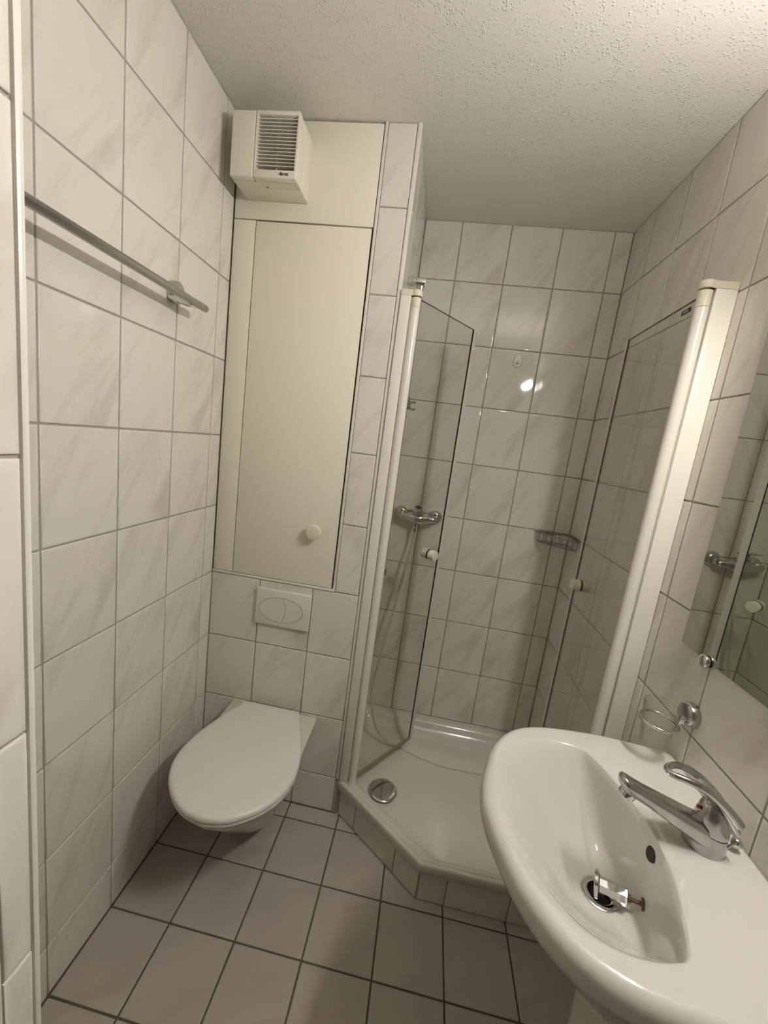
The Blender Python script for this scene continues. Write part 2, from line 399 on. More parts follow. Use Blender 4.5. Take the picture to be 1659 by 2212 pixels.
fc = bpy.data.curves.new('lettering', 'FONT'); fc.body = 'elicent'; fc.size = 0.0115; fc.extrude = 0.0002; fc.align_x = 'CENTER'; fc.offset = 0.0004; fc.space_character = 0.93
fo = bpy.data.objects.new('lettering_curve', fc); COL.objects.link(fo)
fm = bpy.data.meshes.new_from_object(fo.evaluated_get(bpy.context.evaluated_depsgraph_get())); fm.name = 'lettering'
bpy.data.objects.remove(fo)
ft = bpy.data.objects.new('lettering', fm); COL.objects.link(ft); ft.parent = grille
ft.location = Vector((0.2085, FY - 0.0004, 2.1535)) - ORG[fan.name]; ft.rotation_euler = (PI / 2, 0, 0); fm.materials.clear(); fm.materials.append(MT['ink'])
part('screw', MB().lathe([(0.0022, 0), (0.0022, 0.0012)], (0.1432, -0.075, FZ0 + 0.0003), (0, 0, -1), 12), 'dark', fan, 'small dark screw underneath')

# ------------------------------------------------------------------ flush plate
fp = thing('flush_plate', 'white rectangular flush plate with oval two-part button', 'flush plate', (0.286, 0.0, 0.737))
part('plate', MB().box(0.1820, 0.3900, -0.0125, 0.0, 0.7365, 0.8755, 0.004, 3), 'plate', fp)
ec, ea, eb = (0.2810, 0.8030), 0.083, 0.047
def ell(a, b, n=64): return [(ec[0] + a * math.cos(2 * PI * k / n), ec[1] + b * math.sin(2 * PI * k / n)) for k in range(n)]
part('button_gap', MB().prism(ell(ea, eb), lambda p, d: (p[0], d, p[1]), -0.0124, -0.0128), 'dark', fp)  # thin dark inlay paints the shade of the gap around the buttons
def xdiv(z): return 0.2845 + 0.0135 * (1 - ((z - ec[1]) / eb) ** 2)
def half_ell(side):
    a, b = ea - 0.0010, eb - 0.0010; zs = [b * math.sin(t) for t in [(-PI / 2) + PI * k / 28 for k in range(29)]]
    out = []
    for z in zs:
        out.append((ec[0] + side * a * math.sqrt(max(0, 1 - (z / b) ** 2)), ec[1] + z))
    out2 = []
    for z in reversed(zs):
        xe = a * math.sqrt(max(0, 1 - (z / b) ** 2)); x = xdiv(ec[1] + z) + side * 0.0006
        x = min(max(x, ec[0] - xe), ec[0] + xe)
        out2.append((x, ec[1] + z))
    pts = out + out2[1:-1]
    return pts if side > 0 else pts[::-1]
for s, nm in ((-1, 'large_button'), (1, 'small_button')):
    part(nm, MB().prism(half_ell(s), lambda p, d: (p[0], d, p[1]), -0.0126, -0.0142), 'plate', fp)

# ------------------------------------------------------------------ wall-hung toilet
TX = 0.2875
wc = thing('toilet', 'white wall-hung toilet with closed lid under the flush plate', 'toilet', (TX, -0.25, 0.06))
def half_curve(tab, n):
    """tab: (y, halfwidth) from the wall to the tip; returns closed outline, wall edge straight"""
    pts = smooth_path([(w, y, 0) for y, w in tab], n)
    R_ = [(p.x, p.y) for p in pts]; L_ = [(-x, y) for x, y in reversed(R_[:-1])]
    return R_ + L_
lid_tab = [(-0.030, 0.106), (-0.075, 0.124), (-0.13, 0.147), (-0.21, 0.175), (-0.29, 0.1885), (-0.35, 0.1845), (-0.40, 0.165), (-0.44, 0.136), (-0.475, 0.095), (-0.497, 0.052), (-0.506, 0.0)]
bowl_tab = [(-0.0005, 0.171), (-0.06, 0.171), (-0.13, 0.171), (-0.20, 0.173), (-0.28, 0.180), (-0.34, 0.176), (-0.39, 0.156), (-0.43, 0.128), (-0.463, 0.090), (-0.485, 0.048), (-0.493, 0.0)]
def scaled(out, sx, sy, z, dy=0.0): return [(TX + x * sx, min(-0.0005, y * sy + dy), z) for x, y in out]
def inset(out, d):
    n = len(out); res = []
    for i in range(n):
        a, b = Vector(out[i - 1]), Vector(out[(i + 1) % n]); t = (b - a).normalized()
        res.append((out[i][0] - t.y * d * -1 * -1, out[i][1] + t.x * d))
    return res
bo = half_curve(bowl_tab, 5); lo_ = half_curve(lid_tab, 5)
def signed(o): return sum(o[i - 1][0] * o[i][1] - o[i][0] * o[i - 1][1] for i in range(len(o)))
SG = 1 if signed(lo_) > 0 else -1
def ins(out, d):
    n = len(out); res = []
    for i in range(n):
        a, b = Vector(out[i - 1]), Vector(out[(i + 1) % n]); t = (b - a)
        if t.length < 1e-9: res.append(out[i]); continue
        t.normalize(); res.append((out[i][0] - t.y * d * SG, out[i][1] + t.x * d * SG))
    return res
bowl = MB().loft([scaled(bo, .38, .40, .070), scaled(bo, .44, .46, .078), scaled(bo, .51, .545, .12), scaled(bo, .63, .68, .20), scaled(bo, .78, .825, .28),
                  scaled(bo, .91, .93, .34), scaled(bo, .975, .98, .372), scaled(bo, 1, 1, .388), scaled(bo, .997, .997, .394), scaled(ins(bo, .006), 1, 1, .3975)])
part('bowl', bowl, 'ceramic', wc, angle=50)
def flat(o, z): return [(TX + x, y, z) for x, y in o]
so = ins(lo_, .002)
part('seat', MB().loft([flat(ins(lo_, .010), .3990), flat(ins(so, .002), .4000), flat(so, .403), flat(so, .409), flat(ins(so, .003), .4125)]), 'lid', wc, angle=50)
dome = [flat(ins(lo_, .006), .4138), flat(lo_, .4165), flat(lo_, .4215), flat(ins(lo_, .0022), .4262), flat(ins(lo_, .006), .4292), flat(ins(lo_, .013), .4312), flat(ins(lo_, .030), .4325)]
cy_ = -0.27
dome += [[(TX + x * k, cy_ + (y - cy_) * k, .4325 + .0035 * (1 - k * k)) for x, y in ins(lo_, .030)] for k in (0.85, 0.6, 0.35, 0.14, 0.03)]
part('lid', MB().loft(dome), 'lid', wc, angle=50)
for s in (-1, 1):
    part('hinge', MB().lathe([(0.011, 0), (0.011, 0.013), (0.009, 0.015)], (TX + s * 0.078, -0.020, 0.3970), (0, 0, 1), 20), 'lid', wc)

# ------------------------------------------------------------------ towel rail
RX, RZ = 0.066, 1.7475
rail = thing('towel_rail', 'grey chrome towel rail on the left tiled wall', 'towel rail', (0.0, -0.6, RZ))
r_ = 0.0098
ry0, ry1 = -1.02, -0.237
part('bar', MB().lathe([(r_ * 0.6, 0), (r_ * 0.93, 0.0015), (r_, 0.005), (r_, ry1 - ry0 - 0.005), (r_ * 0.93, ry1 - ry0 - 0.0015), (r_ * 0.6, ry1 - ry0)], (RX, ry0, RZ), (0, 1, 0), 28), 'satin', rail)
for yy in (-0.294, -0.955):
    h = part('holder', MB().lathe([(0.0280, 0), (0.0280, 0.016), (0.0273, 0.018), (0.0250, 0.019), (0.0215, 0.0185), (0.0180, 0.0172), (0.006, 0.0165)], (0.0, yy + 0.006, RZ + 0.021), (1, 0, 0), 36), 'chrome_worn', rail)
    part('arm', MB().loft([[(x, yy + sy * w, z) for sy, z in ((-1, zt - 0.002), (1, zt - 0.002), (1, zb), (-1, zb))] for x, w, zt, zb in
                           ((0.004, 0.0185, RZ + 0.015, RZ - 0.0005), (0.03, 0.0165, RZ + 0.008, RZ - 0.0075), (0.052, 0.0145, RZ + 0.002, RZ - 0.0110), (RX + 0.002, 0.012, RZ - 0.002, RZ - 0.0125))]), 'chrome', h)

# ------------------------------------------------------------------ shower tray and its tiled riser
TP = [(0.5790, 0.0000), (0.8990, -0.2360), (W - 0.001, -0.2360), (W - 0.001, B - 0.001), (P + 0.0015, B - 0.001), (P + 0.0015, 0.0)]
def poly_in(poly, ds):
    """inset each edge i (from i to i+1) of a CCW polygon by ds[i]"""
    n = len(poly); res = []
    for i in range(n):
        p0_, p1_, p2_ = Vector(poly[i - 1]), Vector(poly[i]), Vector(poly[(i + 1) % n])
        e0, e1 = (p1_ - p0_).normalized(), (p2_ - p1_).normalized()
        n0, n1 = Vector((-e0.y, e0.x)), Vector((-e1.y, e1.x))
        a, b_ = p0_ + n0 * ds[i - 1], p1_ + n1 * ds[i]
        den = e0.x * e1.y - e0.y * e1.x
        if abs(den) < 1e-5: res.append(tuple(p1_ + n0 * ds[i - 1])); continue
        tt = ((b_.x - a.x) * e1.y - (b_.y - a.y) * e1.x) / den
        res.append(tuple(a + e0 * tt))
    return res
def rnd(poly, r, n=6):
    out = []; m = len(poly)
    for i in range(m):
        p = Vector(poly[i]); a = Vector(poly[i - 1]) - p; b = Vector(poly[(i + 1) % m]) - p
        ang = a.angle(b); d = min(r / math.tan(ang / 2), a.length * .45, b.length * .45)
        s0, s1 = p + a.normalized() * d, p + b.normalized() * d
        for k in range(n + 1):
            t_ = k / n; out.append(tuple((1 - t_) ** 2 * s0 + 2 * t_ * (1 - t_) * p + t_ * t_ * s1))
    return out
tray = thing('shower_tray', 'low white shower tray with cut-off corner and tiled front', 'shower tray', (0.95, 0.1, 0.0))
def TR(df, db, ds, r, z, zb=None):
    df2 = df if df < .010 else .008 + (df - .008) * .45
    q = rnd(poly_in(TP, [df, df2, ds, db, ds, ds]), r)
    zb = z if zb is None else zb
    return [(x, y, z + (zb - z) * min(1, max(0, (y - 0.0) / 0.45))) for x, y in q]
tr = MB().loft([TR(-.0005, 0, 0, .006, .1120), TR(-.007, 0, 0, .006, .1125), TR(-.0090, 0, 0, .006, .115), TR(-.0095, 0, 0, .006, .142, .134), TR(-.0080, 0, 0, .006, .1475, .1385), TR(-.0045, .0005, .0005, .006, .1500, .1400),
                TR(.0030, .006, .004, .006, .1500, .1400), TR(.0036, .0066, .0046, .006, .1482, .1395), TR(.0050, .0075, .0056, .006, .1482, .1395), TR(.0056, .0085, .0065, .006, .1498, .1400), TR(.034, .040, .016, .012, .1488, .1395), TR(.0395, .046, .022, .016, .1460, .1360), TR(.0435, .053, .030, .022, .136, .1220),
                TR(.049, .066, .040, .03, .1140, .1040), TR(.058, .090, .054, .045, .0945, .0950), TR(.076, .115, .074, .06, .0870, .0900), TR(.11, .15, .10, .06, .0850, .0870)], cap0=False)
part('basin', tr, 'tray', tray, angle=60)
arc = [(0.640, 0.440), (0.660, 0.395), (0.710, 0.345), (0.796, 0.303), (0.872, 0.277), (0.9755, 0.251), (1.075, 0.252), (1.145, 0.254), (1.24, 0.275), (1.310, 0.32)]
ap = [(p.x, p.y) for p in smooth_path([(x, y, 0) for x, y in arc], 6)]
led = MB()
rows_ = []
for k, zz in ((0.0, .0850), (0.0, .0925), (0.014, .0945), (0.30, .0955), (0.60, .0960)):
    rows_.append([(x + (0.96 - x) * 0.0, y + (0.47 - y) * k, zz) for x, y in ap])
led.loft(rows_, False, False, closed=False)
part('ledge', led, 'tray', tray, angle=50)
riser = MB()
RP = [(0.5790, 0.0020), (0.8990, -0.2330), (W, -0.2330), (W, -0.200), (0.915, -0.200), (0.600, 0.0300)]
riser.prism(RP, lambda p, d: (p[0], p[1], d), 0.0, 0.1115)
riser.box(0.5705, 0.5830, 0.0012, 0.030, 0, 0.1110)
riser_o = part('riser', riser, 'grout', tray, 'tiled front of the tray')
def riser_tiles(a, b_, cuts):
    a, b_ = Vector((*a, 0)), Vector((*b_, 0)); u = (b_ - a).normalized()
    L_ = (b_ - a).length
    us = [0.002] + [c for c in cuts if 0 < c < L_] + [L_ - 0.001]
    org = a - ORG[tray.name]
    tiles(riser_o, org, u, (0, 0, 1), us, [0.001, 0.1125])
nrm = Vector((-0.592, -0.806))
riser_tiles((0.5790, 0.0), (0.8990, -0.2350), [0.092, 0.292])
riser_tiles((0.8990, -0.2350), (W, -0.2350), [0.0915, 0.2915])
drain = thing('shower_drain', 'round chrome drain cover in the front corner of the shower tray', 'drain', (0.743, 0.054, 0.087))
part('ring', MB().lathe([(0.050, 0), (0.050, 0.004), (0.046, 0.006)], (0.743, 0.054, 0.0875), (0, 0, 1), 48), 'rubber', drain, 'dark ring under the cover')
cap_ = part('cover', MB().lathe([(0.0555, 0), (0.0562, 0.001), (0.0562, 0.0025), (0.0548, 0.0045), (0.047, 0.0062), (0.030, 0.0076), (0.010, 0.0082), (0.002, 0.0083)], (0.743, 0.054, 0.0945), (0, 0, 1), 56), 'chrome', drain, angle=60)
part('hole', MB().lathe([(0.0018, 0), (0.0018, 0.0004)], (0.743, 0.053, 0.1027), (0, 0, 1), 10), 'rubber', cap_)

# ------------------------------------------------------------------ shower doors
def shower_door(nm, label, post, chan, free, ztop, zbot, knob_at, knob_dir, with_label):
    """post: axis of the round tube; chan: box of the wall channel; free: plan position of the free edge"""
    px, py = post
    t_ = thing(nm, label, 'shower door', (px, py, 0.152))
    x0, x1, y0, y1 = chan
    zt = 1.9065
    part('wall_channel', MB().box(x0, x1, y0, y1, 0.1515, zt, 0.0018), 'pvc', t_)
    ctop = MB().lathe([(0.0165, 0), (0.0170, 0.001), (0.0170, 0.0155), (0.0160, 0.0175)], (px, py, zt), (0, 0, 1), 32)
    ctop.box(min(x0, px), max(x1, px), py - 0.0165 if y0 < py - 0.016 else y0, y1 - 0.001, zt, zt + 0.0170, 0.0012)
    part('top_cap', ctop, 'pvc_cream', t_)
    part('tube', MB().lathe([(0.0152, 0), (0.0152, ztop - 0.032 - 0.1535)], (px, py, 0.1535), (0, 0, 1), 36), 'pvc', t_)
    part('pivot_sleeve', MB().lathe([(0.0152, 0), (0.0152, zt - 0.0045 - ztop + 0.031)], (px, py, ztop - 0.031), (0, 0, 1), 36), 'pvc_cream', t_, 'yellowed plastic sleeve')
    d = Vector((free[0] - px, free[1] - py, 0)); Ld = d.length; d.normalize(); n = Vector((-d.y, d.x, 0))
    base = Vector((px, py, 0))
    def slab(a, b_, th, z0_, z1_):
        q = [base + d * a + n * th, base + d * b_ + n * th, base + d * b_ - n * th, base + d * a - n * th]
        return [[(p.x, p.y, z0_) for p in q], [(p.x, p.y, z1_) for p in q]]
    pane = part('pane', MB().loft(slab(0.0135, Ld - 0.0008, 0.0025, zbot + 0.010, ztop - 0.0008)), 'glass', t_, angle=0)
    part('pane_edge', MB().loft(slab(Ld - 0.0008, Ld + 0.0014, 0.0027, zbot + 0.010, ztop)).loft(slab(0.016, Ld, 0.00252, ztop - 0.0008, ztop)), 'edge', t_, 'dark polished glass edge', angle=0)
    part('edge_seal', MB().loft(slab(Ld + 0.0014, Ld + 0.0240, 0.0012, zbot + 0.004, ztop - 0.006)), 'seal', t_, 'milky plastic strip on the free edge', angle=0)
    part('bottom_seal', MB().loft(slab(0.016, Ld + 0.006, 0.0042, zbot, zbot + 0.012)), 'sealbar', t_, 'brownish plastic strip under the glass', angle=0)
    part('foot', MB().lathe([(0.0165, 0), (0.0165, 0.003), (0.0145, 0.004)], (px, py, 0.1506), (0, 0, 1), 24), 'pvc', t_)
    kp = base + d * (Ld - knob_at[0]); kp.z = knob_at[1]
    prof = [(0.0195, 0.0), (0.0200, 0.001), (0.0200, 0.0125), (0.0188, 0.0140), (0.0188, 0.0155), (0.0205, 0.0165), (0.0205, 0.0270), (0.0190, 0.0290), (0.015, 0.0297)]
    for s in (1, -1):
        kn = part('knob', MB().lathe(prof, kp + n * (0.0030 * s), n * s, 36), 'pvc_cream', t_, 'ribbed cream plastic knob')
        part('washer', MB().lathe([(0.0203, 0), (0.0203, 0.0008)], kp + n * (0.0024 * s), n * s, 36), 'rubber', kn)
    part('knob_bolt', MB().lathe([(0.005, -0.003), (0.005, 0.003)], kp, n, 16), 'pvc_cream', t_)
    if with_label:
        q = base + d * 0.064; s = n if n.x < 0 else -n
        lb = MB(); c0 = q + s * 0.0028
        rect = [(-0.022, -0.006), (0.022, -0.006), (0.022, 0.006), (-0.022, 0.006)]
        lb.prism(rect, lambda p, dd: tuple(c0 + d * p[0] + s * dd + Vector((0, 0, 1.8765 + p[1]))), 0, 0.0005)
        lbo = part('badge', lb, 'ink', t_, 'small black maker badge', angle=0)
        l2 = MB().prism([(-0.012, -0.0025), (0.014, -0.0025), (0.014, 0.003), (-0.012, 0.003)], lambda p, dd: tuple(c0 + d * p[0] + s * dd + Vector((0, 0, 1.8765 + p[1]))), 0.0005, 0.0007)
        part('badge_print', l2, 'satin', lbo, angle=0)
    return t_
shower_door('shower_door', 'glass shower door on the white post beside the toilet', (0.6205, 0.0030), (P + 0.0016, 0.6045, -0.0085, 0.0120), (0.8236, 0.2858), 1.9055, 0.160, (0.063, 1.0340), 1, False)
shower_door('shower_door', 'glass shower door folded against the washbasin wall, with black badge', (1.3285, -0.2130), (1.3445, W - 0.0006, -0.2260, -0.1960), (1.3420, 0.1990), 1.8965, 0.160, (0.050, 1.0300), 1, True)

# ------------------------------------------------------------------ shower fittings
sr = thing('shower_rail', 'chrome shower slide rail behind the left door post', 'shower rail', (P, 0.17, 0.95))
SX, SY = 0.6165, 0.170
br = MB().box(P + 0.0005, 0.6300, SY - 0.0125, SY + 0.0125, 1.9990, 2.0220, 0.002)
part('top_bracket', br, 'chrome', sr)
part('rod', MB().lathe([(0.0088, 0), (0.0088, 2.000 - 0.955)], (SX, SY, 0.955), (0, 0, 1), 24), 'chrome', sr)
part('bottom_bracket', MB().box(P + 0.0005, 0.6320, SY - 0.0125, SY + 0.0125, 0.9420, 0.9650, 0.002), 'chrome', sr)
sld = MB().lathe([(0.0150, -0.022), (0.0165, -0.018), (0.0165, 0.018), (0.0150, 0.022)], (SX, SY, 1.600), (0, 0, 1), 28)
slider = part('slider', sld, 'chrome', sr)
fork = MB()
fp_ = [(0.0165 * math.cos(a), 0.0165 * math.sin(a)) for a in [math.radians(50 + 260 * k / 22) for k in range(23)]] + [(0.0100 * math.cos(a), 0.0100 * math.sin(a)) for a in [math.radians(310 - 260 * k / 22) for k in range(23)]]
fork.prism(fp_, lambda p, d: (0.6445 + p[0], SY + 0.004 + d, 1.593 + p[1]), -0.010, 0.010)
part('fork', fork, 'chrome', slider, 'open holder for a hand shower')

mx = thing('shower_mixer', 'chrome wall mixer with raised lever inside the shower', 'shower mixer', (0.7165, B, 1.142))
MC = (0.7165, 1.142)
for xx in (0.638, 0.795):
    e = part('escutcheon', MB().lathe([(0.0330, 0), (0.0330, 0.004), (0.0300, 0.012), (0.0220, 0.020), (0.016, 0.023)], (xx, B - 0.0005, MC[1]), (0, -1, 0), 40), 'chrome', mx, angle=50)
    part('connector', MB().lathe([(0.0145, 0.018), (0.0145, 0.040), (0.0165, 0.041), (0.0165, 0.056), (0.012, 0.058)], (xx, B, MC[1] - 0.003), (0, -1, 0), 6), 'chrome', e, angle=30)
rings = []
for k in range(17):
    x = 0.632 + (0.801 - 0.632) * k / 16; q = (x - MC[0]) / 0.0845
    hz = 0.0145 + 0.0095 * math.exp(-(q / 0.42) ** 2); hy = 0.0145 + 0.0085 * math.exp(-(q / 0.42) ** 2)
    if k in (0, 16): hz *= 0.6; hy *= 0.6
    zc = MC[1] - 0.006 - 0.004 * math.exp(-(q / 0.5) ** 2)
    rings.append([(x, B - 0.056 - 0.006 * math.exp(-(q / .5) ** 2) + hy * math.cos(a), zc + hz * math.sin(a)) for a in [2 * PI * j / 24 for j in range(24)]])
part('body', MB().loft(rings), 'chrome', mx, angle=50)
part('cartridge', MB().lathe([(0.0255, 0.0), (0.0255, 0.012), (0.0235, 0.026), (0.0215, 0.033), (0.017, 0.036)], (MC[0], B - 0.060, MC[1] + 0.010), (0, -0.35, 1), 32), 'chrome', mx, angle=50)
lv = []
for k in range(12):
    s_ = k / 11; y = B - 0.052 - 0.098 * s_; z = MC[1] + 0.046 + 0.010 * math.sin(s_ * PI * 0.6) + 0.006 * s_
    w = 0.0200 - 0.0060 * s_; th = 0.0085 - 0.0055 * s_
    if k == 11: w *= 0.6; th *= 0.6
    lv.append([(MC[0] + w * math.copysign(abs(math.cos(a)) ** .6, math.cos(a)), y, z + th * math.copysign(abs(math.sin(a)) ** .6, math.sin(a))) for a in [2 * PI * j / 20 for j in range(20)]])
part('lever', MB().loft(lv), 'chrome', mx, angle=50)
part('temperature_dot', MB().lathe([(0.0032, 0), (0.0028, 0.001)], (MC[0], B - 0.0905, MC[1] + 0.026), (0, -1, 0.15), 12), 'rubber', mx)
part('outlet', MB().lathe([(0.0095, 0), (0.0095, 0.022), (0.0085, 0.024)], (MC[0] - 0.0035, B - 0.058, MC[1] - 0.030), (0, 0, -1), 6), 'chrome', mx, angle=25)
hp = smooth_path([(0.713, 0.449, 1.074), (0.710, 0.449, 1.02), (0.697, 0.440, 0.93), (0.676, 0.425, 0.74), (0.652, 0.400, 0.56), (0.632, 0.368, 0.40), (0.627, 0.345, 0.32), (0.634, 0.330, 0.265), (0.655, 0.312, 0.205), (0.690, 0.300, 0.150), (0.735, 0.300, 0.1120), (0.775, 0.303, 0.1020), (0.800, 0.301, 0.1010)], 8)
hose = thing('shower_hose', 'thin white shower hose hanging from the mixer into the tray', 'hose', (0.713, 0.449, 1.09))
part('tube', MB().tube(hp, 0.0052, 12), 'hose', hose, angle=60)
part('nut', MB().lathe([(0.0090, 0), (0.0090, 0.016), (0.0075, 0.018)], (0.713, 0.449, 1.0870), (0, 0, -1), 6), 'chrome', hose, angle=25)

hk = thing('wall_hook', 'small milky teardrop adhesive hook on the shower back wall', 'hook', (1.0375, B, 1.860))
def drop(r, zc, n=40):
    return [(r * 0.70 * math.sin(a) * (1 - 0.20 * math.cos(a)), r * math.cos(a) * 1.08 + zc) for a in [2 * PI * k / n for k in range(n)]]
hook = MB().loft([[(1.0375 + x, B - d, 1.860 + z) for x, z in drop(rr, 0)] for rr, d in ((.0265, 0.0002), (.0265, .0035), (.0245, .0060), (.018, .0072), (.008, .0078))])
part('plate', hook, 'hook', hk, angle=60)
nb = MB().loft([[(1.0370 + 0.0080 * k * math.cos(a), B - 0.0070 - d, 1.850 + 0.0075 * k * math.sin(a) + d * 0.35) for a in [2 * PI * j / 16 for j in range(16)]] for k, d in ((1.1, 0), (.8, .006), (.75, .012), (.5, .0145))])
part('peg', nb, 'hook', hk, angle=60)

# corner soap basket of wire
bk = thing('soap_basket', 'grey wire corner soap basket on the shower wall', 'basket', (W, B, 1.10))
def bw(name, pts, r=0.0016, closed=False): return MB().tube(pts, r, 8, closed)
ZT, ZB_ = 1.1480, 1.1070
ya = B - 0.004; xa = W - 0.004
A_ = (1.2440, ya); C_ = (xa, 0.3680)
fa = Vector((1.2440, ya - 0.010)); fb = Vector((xa - 0.010, 0.3680))
def front(t_, dz=0, inn=0.0):
    c0, c1, c2 = Vector(fa), Vector((1.272, 0.410)), Vector(fb)
    p = (1 - t_) ** 2 * c0 + 2 * t_ * (1 - t_) * c1 + t_ * t_ * c2
    ctr = Vector((1.345, 0.460)); p = p + (ctr - p) * inn
    return p
rim = [(A_[0], ya), (xa, ya), (C_[0], C_[1])] + [tuple(front(1 - k / 12)) for k in range(13)]
part('top_rail', MB().tube([(x, y, ZT) for x, y in rim], 0.0028, 8, True), 'wire', bk, angle=60)
rimb = [(1.258, ya - 0.004), (xa - 0.004, ya - 0.004), (xa - 0.004, 0.382)] + [tuple(front(1 - k / 12, 0, 0.12)) for k in range(13)]
part('bottom_rail', MB().tube([(x, y, ZB_) for x, y in rimb], 0.0018, 8, True), 'wire', bk, angle=60)
for k in range(9):
    t_ = (k + 0.5) / 9; p, q = front(t_), front(t_, 0, 0.12)
    part('upright', MB().tube([(p.x, p.y, ZT), ((p.x * .7 + q.x * .3), (p.y * .7 + q.y * .3), ZB_ + 0.006), (q.x, q.y, ZB_)], 0.0014, 6), 'wire', bk, angle=60)
for k in range(4):
    x = 1.262 + 0.030 * k
    part('upright', MB().tube([(x, ya, ZT), (x, ya - 0.002, ZB_ + 0.005), (x, ya - 0.006, ZB_)], 0.0014, 6), 'wire', bk, angle=60)
for k in range(3):
    y = 0.385 + 0.032 * k
    part('upright', MB().tube([(xa, y, ZT), (xa - 0.002, y, ZB_ + 0.005), (xa - 0.006, y, ZB_)], 0.0014, 6), 'wire', bk, angle=60)
for k in range(10):
    t_ = (k + 0.6) / 10.4; q = front(t_, 0, 0.12)
    b_ = Vector((q.x + 0.09, q.y + 0.09)); s_ = min((ya - 0.004 - q.y), (xa - 0.004 - q.x))
    part('floor_wire', MB().tube([(q.x, q.y, ZB_), (q.x + s_, q.y + s_, ZB_)], 0.0013, 6), 'wire', bk, angle=60)
for x0_, x1_ in ((1.295, 1.330),):
    part('clip_plate', MB().box(x0_, x1_, B - 0.006, B - 0.0005, 1.1400, 1.1540, 0.001), 'wire', bk)
part('clip_plate', MB().box(W - 0.006, W - 0.0005, 0.405, 0.440, 1.1400, 1.1540, 0.001), 'wire', bk)

# ------------------------------------------------------------------ washbasin
YC = -0.670
wb = thing('washbasin', 'white oval washbasin on a pedestal at the right wall', 'washbasin', (1.25, YC, 0.0))
w_tab = [(0.9260, 0.0), (0.9275, 0.020), (0.9320, 0.050), (0.9420, 0.087), (0.9560, 0.130), (0.9760, 0.170), (1.0030, 0.205), (1.0370, 0.2320), (1.0760, 0.2490), (1.1170, 0.2580), (1.1700, 0.2640), (1.2300, 0.2670), (1.3000, 0.2630), (1.3600, 0.2560), (1.3925, 0.2500)]
i_tab = [(0.9530, 0.0), (0.9545, 0.020), (0.9590, 0.050), (0.9680, 0.083), (0.9820, 0.118), (1.0020, 0.150), (1.0280, 0.1770), (1.0600, 0.1950), (1.0950, 0.2030), (1.1300, 0.2030), (1.1600, 0.1970), (1.1760, 0.1890), (1.1900, 0.163), (1.2080, 0.115), (1.2220, 0.065), (1.2290, 0.020), (1.2295, 0.0)]
CX = 1.165
def closed_from(tab, tail):
    pts = [(p.x, p.y) for p in smooth_path([(x, y, 0) for x, y in tab], 8)]
    if tail: pts += [(tab[-1][0], 0.0)]
    return pts
def radial(poly, th):
    d = Vector((math.cos(th), math.sin(th))); best = None
    for i in range(len(poly) - 1):
        a, b_ = Vector(poly[i]) - Vector((CX, 0)), Vector(poly[i + 1]) - Vector((CX, 0))
        e = b_ - a; den = d.x * e.y - d.y * e.x
        if abs(den) < 1e-12: continue
        t_ = (a.x * e.y - a.y * e.x) / den; s_ = (a.x * d.y - a.y * d.x) / den
        if -1e-6 <= s_ <= 1 + 1e-6 and t_ > 0 and (best is None or t_ > best): best = t_
    return best if best else 0.1
Op, Ip = closed_from(w_tab, True), closed_from(i_tab, False)
NB = 176
ths = [2 * PI * k / NB for k in range(NB)]
RO = [radial(Op, abs((t_ + PI) % (2 * PI) - PI)) for t_ in ths]
RI = [radial(Ip, abs((t_ + PI) % (2 * PI) - PI)) for t_ in ths]
def wring(fn, z):
    out = []
    for k, t_ in enumerate(ths):
        r, zz = fn(k, t_), z(k) if callable(z) else z
        out.append((min(CX + r * math.cos(t_), W - 0.0008), YC + r * math.sin(t_), zz))
    return out
def frontness(k): return max(0.0, -math.cos(ths[k]))
rings = []
for sc_, z, cx_ in ((0.36, .600, .10), (0.50, .612, .075), (0.70, .650, .05), (0.87, .715, .02)):
    rings.append([(min(CX + cx_ + RO[k] * sc_ * math.cos(t_) * (0.9 if math.cos(t_) < 0 else (W - CX - cx_) / (W - CX) / sc_ * 0.999), W - 0.0008), YC + RO[k] * sc_ * math.sin(t_), z) for k, t_ in enumerate(ths)])
for off, z in ((.024, .762), (.009, .778), (.002, .792), (0, .804), (.0015, .817), (.006, .8250), (.013, .8300), (.020, .8318)):
    rings.append(wring(lambda k, t_, off=off: RO[k] - off, z))
def ftz(k, d, zb):
    f_ = frontness(k) ** .6; gap = min(.008, RO[k] - .020 - RI[k])
    return zb * (1 - f_) + (.8316 - .62 * (gap * d if d <= 1 else gap + d - 1)) * f_
for m_, z in ((0.45, .8312), (0.80, .8300)):
    rings.append(wring(lambda k, t_, m_=m_: (RO[k] - .020) * (1 - m_) + RI[k] * m_, lambda k, z=z, m_=m_: ftz(k, m_, z)))
rings.append(wring(lambda k, t_: RI[k] + min(.0022, .10 * (RO[k] - .020 - RI[k])), lambda k: ftz(k, .9, .8292)))
rings.append(wring(lambda k, t_: RI[k] - .0008, lambda k: ftz(k, 1.0008, .8270)))
DR = 0.0300; ZD = 0.6820
for q in (0.04, 0.09, 0.16, 0.25, 0.35, 0.46, 0.58, 0.70, 0.82, 0.92, 1.0):
    def zf(k, q=q):
        bk = min(1.0, max(0.0, math.cos(ths[k])) / 0.40); e = 1.85 + 1.9 * bk * bk * (3 - 2 * bk); top = ftz(k, 1.0020, .8235)
        fr = frontness(k) ** .5; return ZD + (top - ZD) * (1 - q ** (1 + .35 * fr)) ** e
    def rf(k, t_, q=q):
        bk = min(1.0, max(0.0, math.cos(t_)) / 0.40); qq = q ** (1 + 1.1 * bk)
        return (RI[k] - .0020) * (1 - qq) + DR * qq
    rings.append(wring(rf, zf))
rings.append(wring(lambda k, t_: DR * 0.93, ZD - 0.004))
rings.append(wring(lambda k, t_: DR * 0.90, ZD - 0.030))
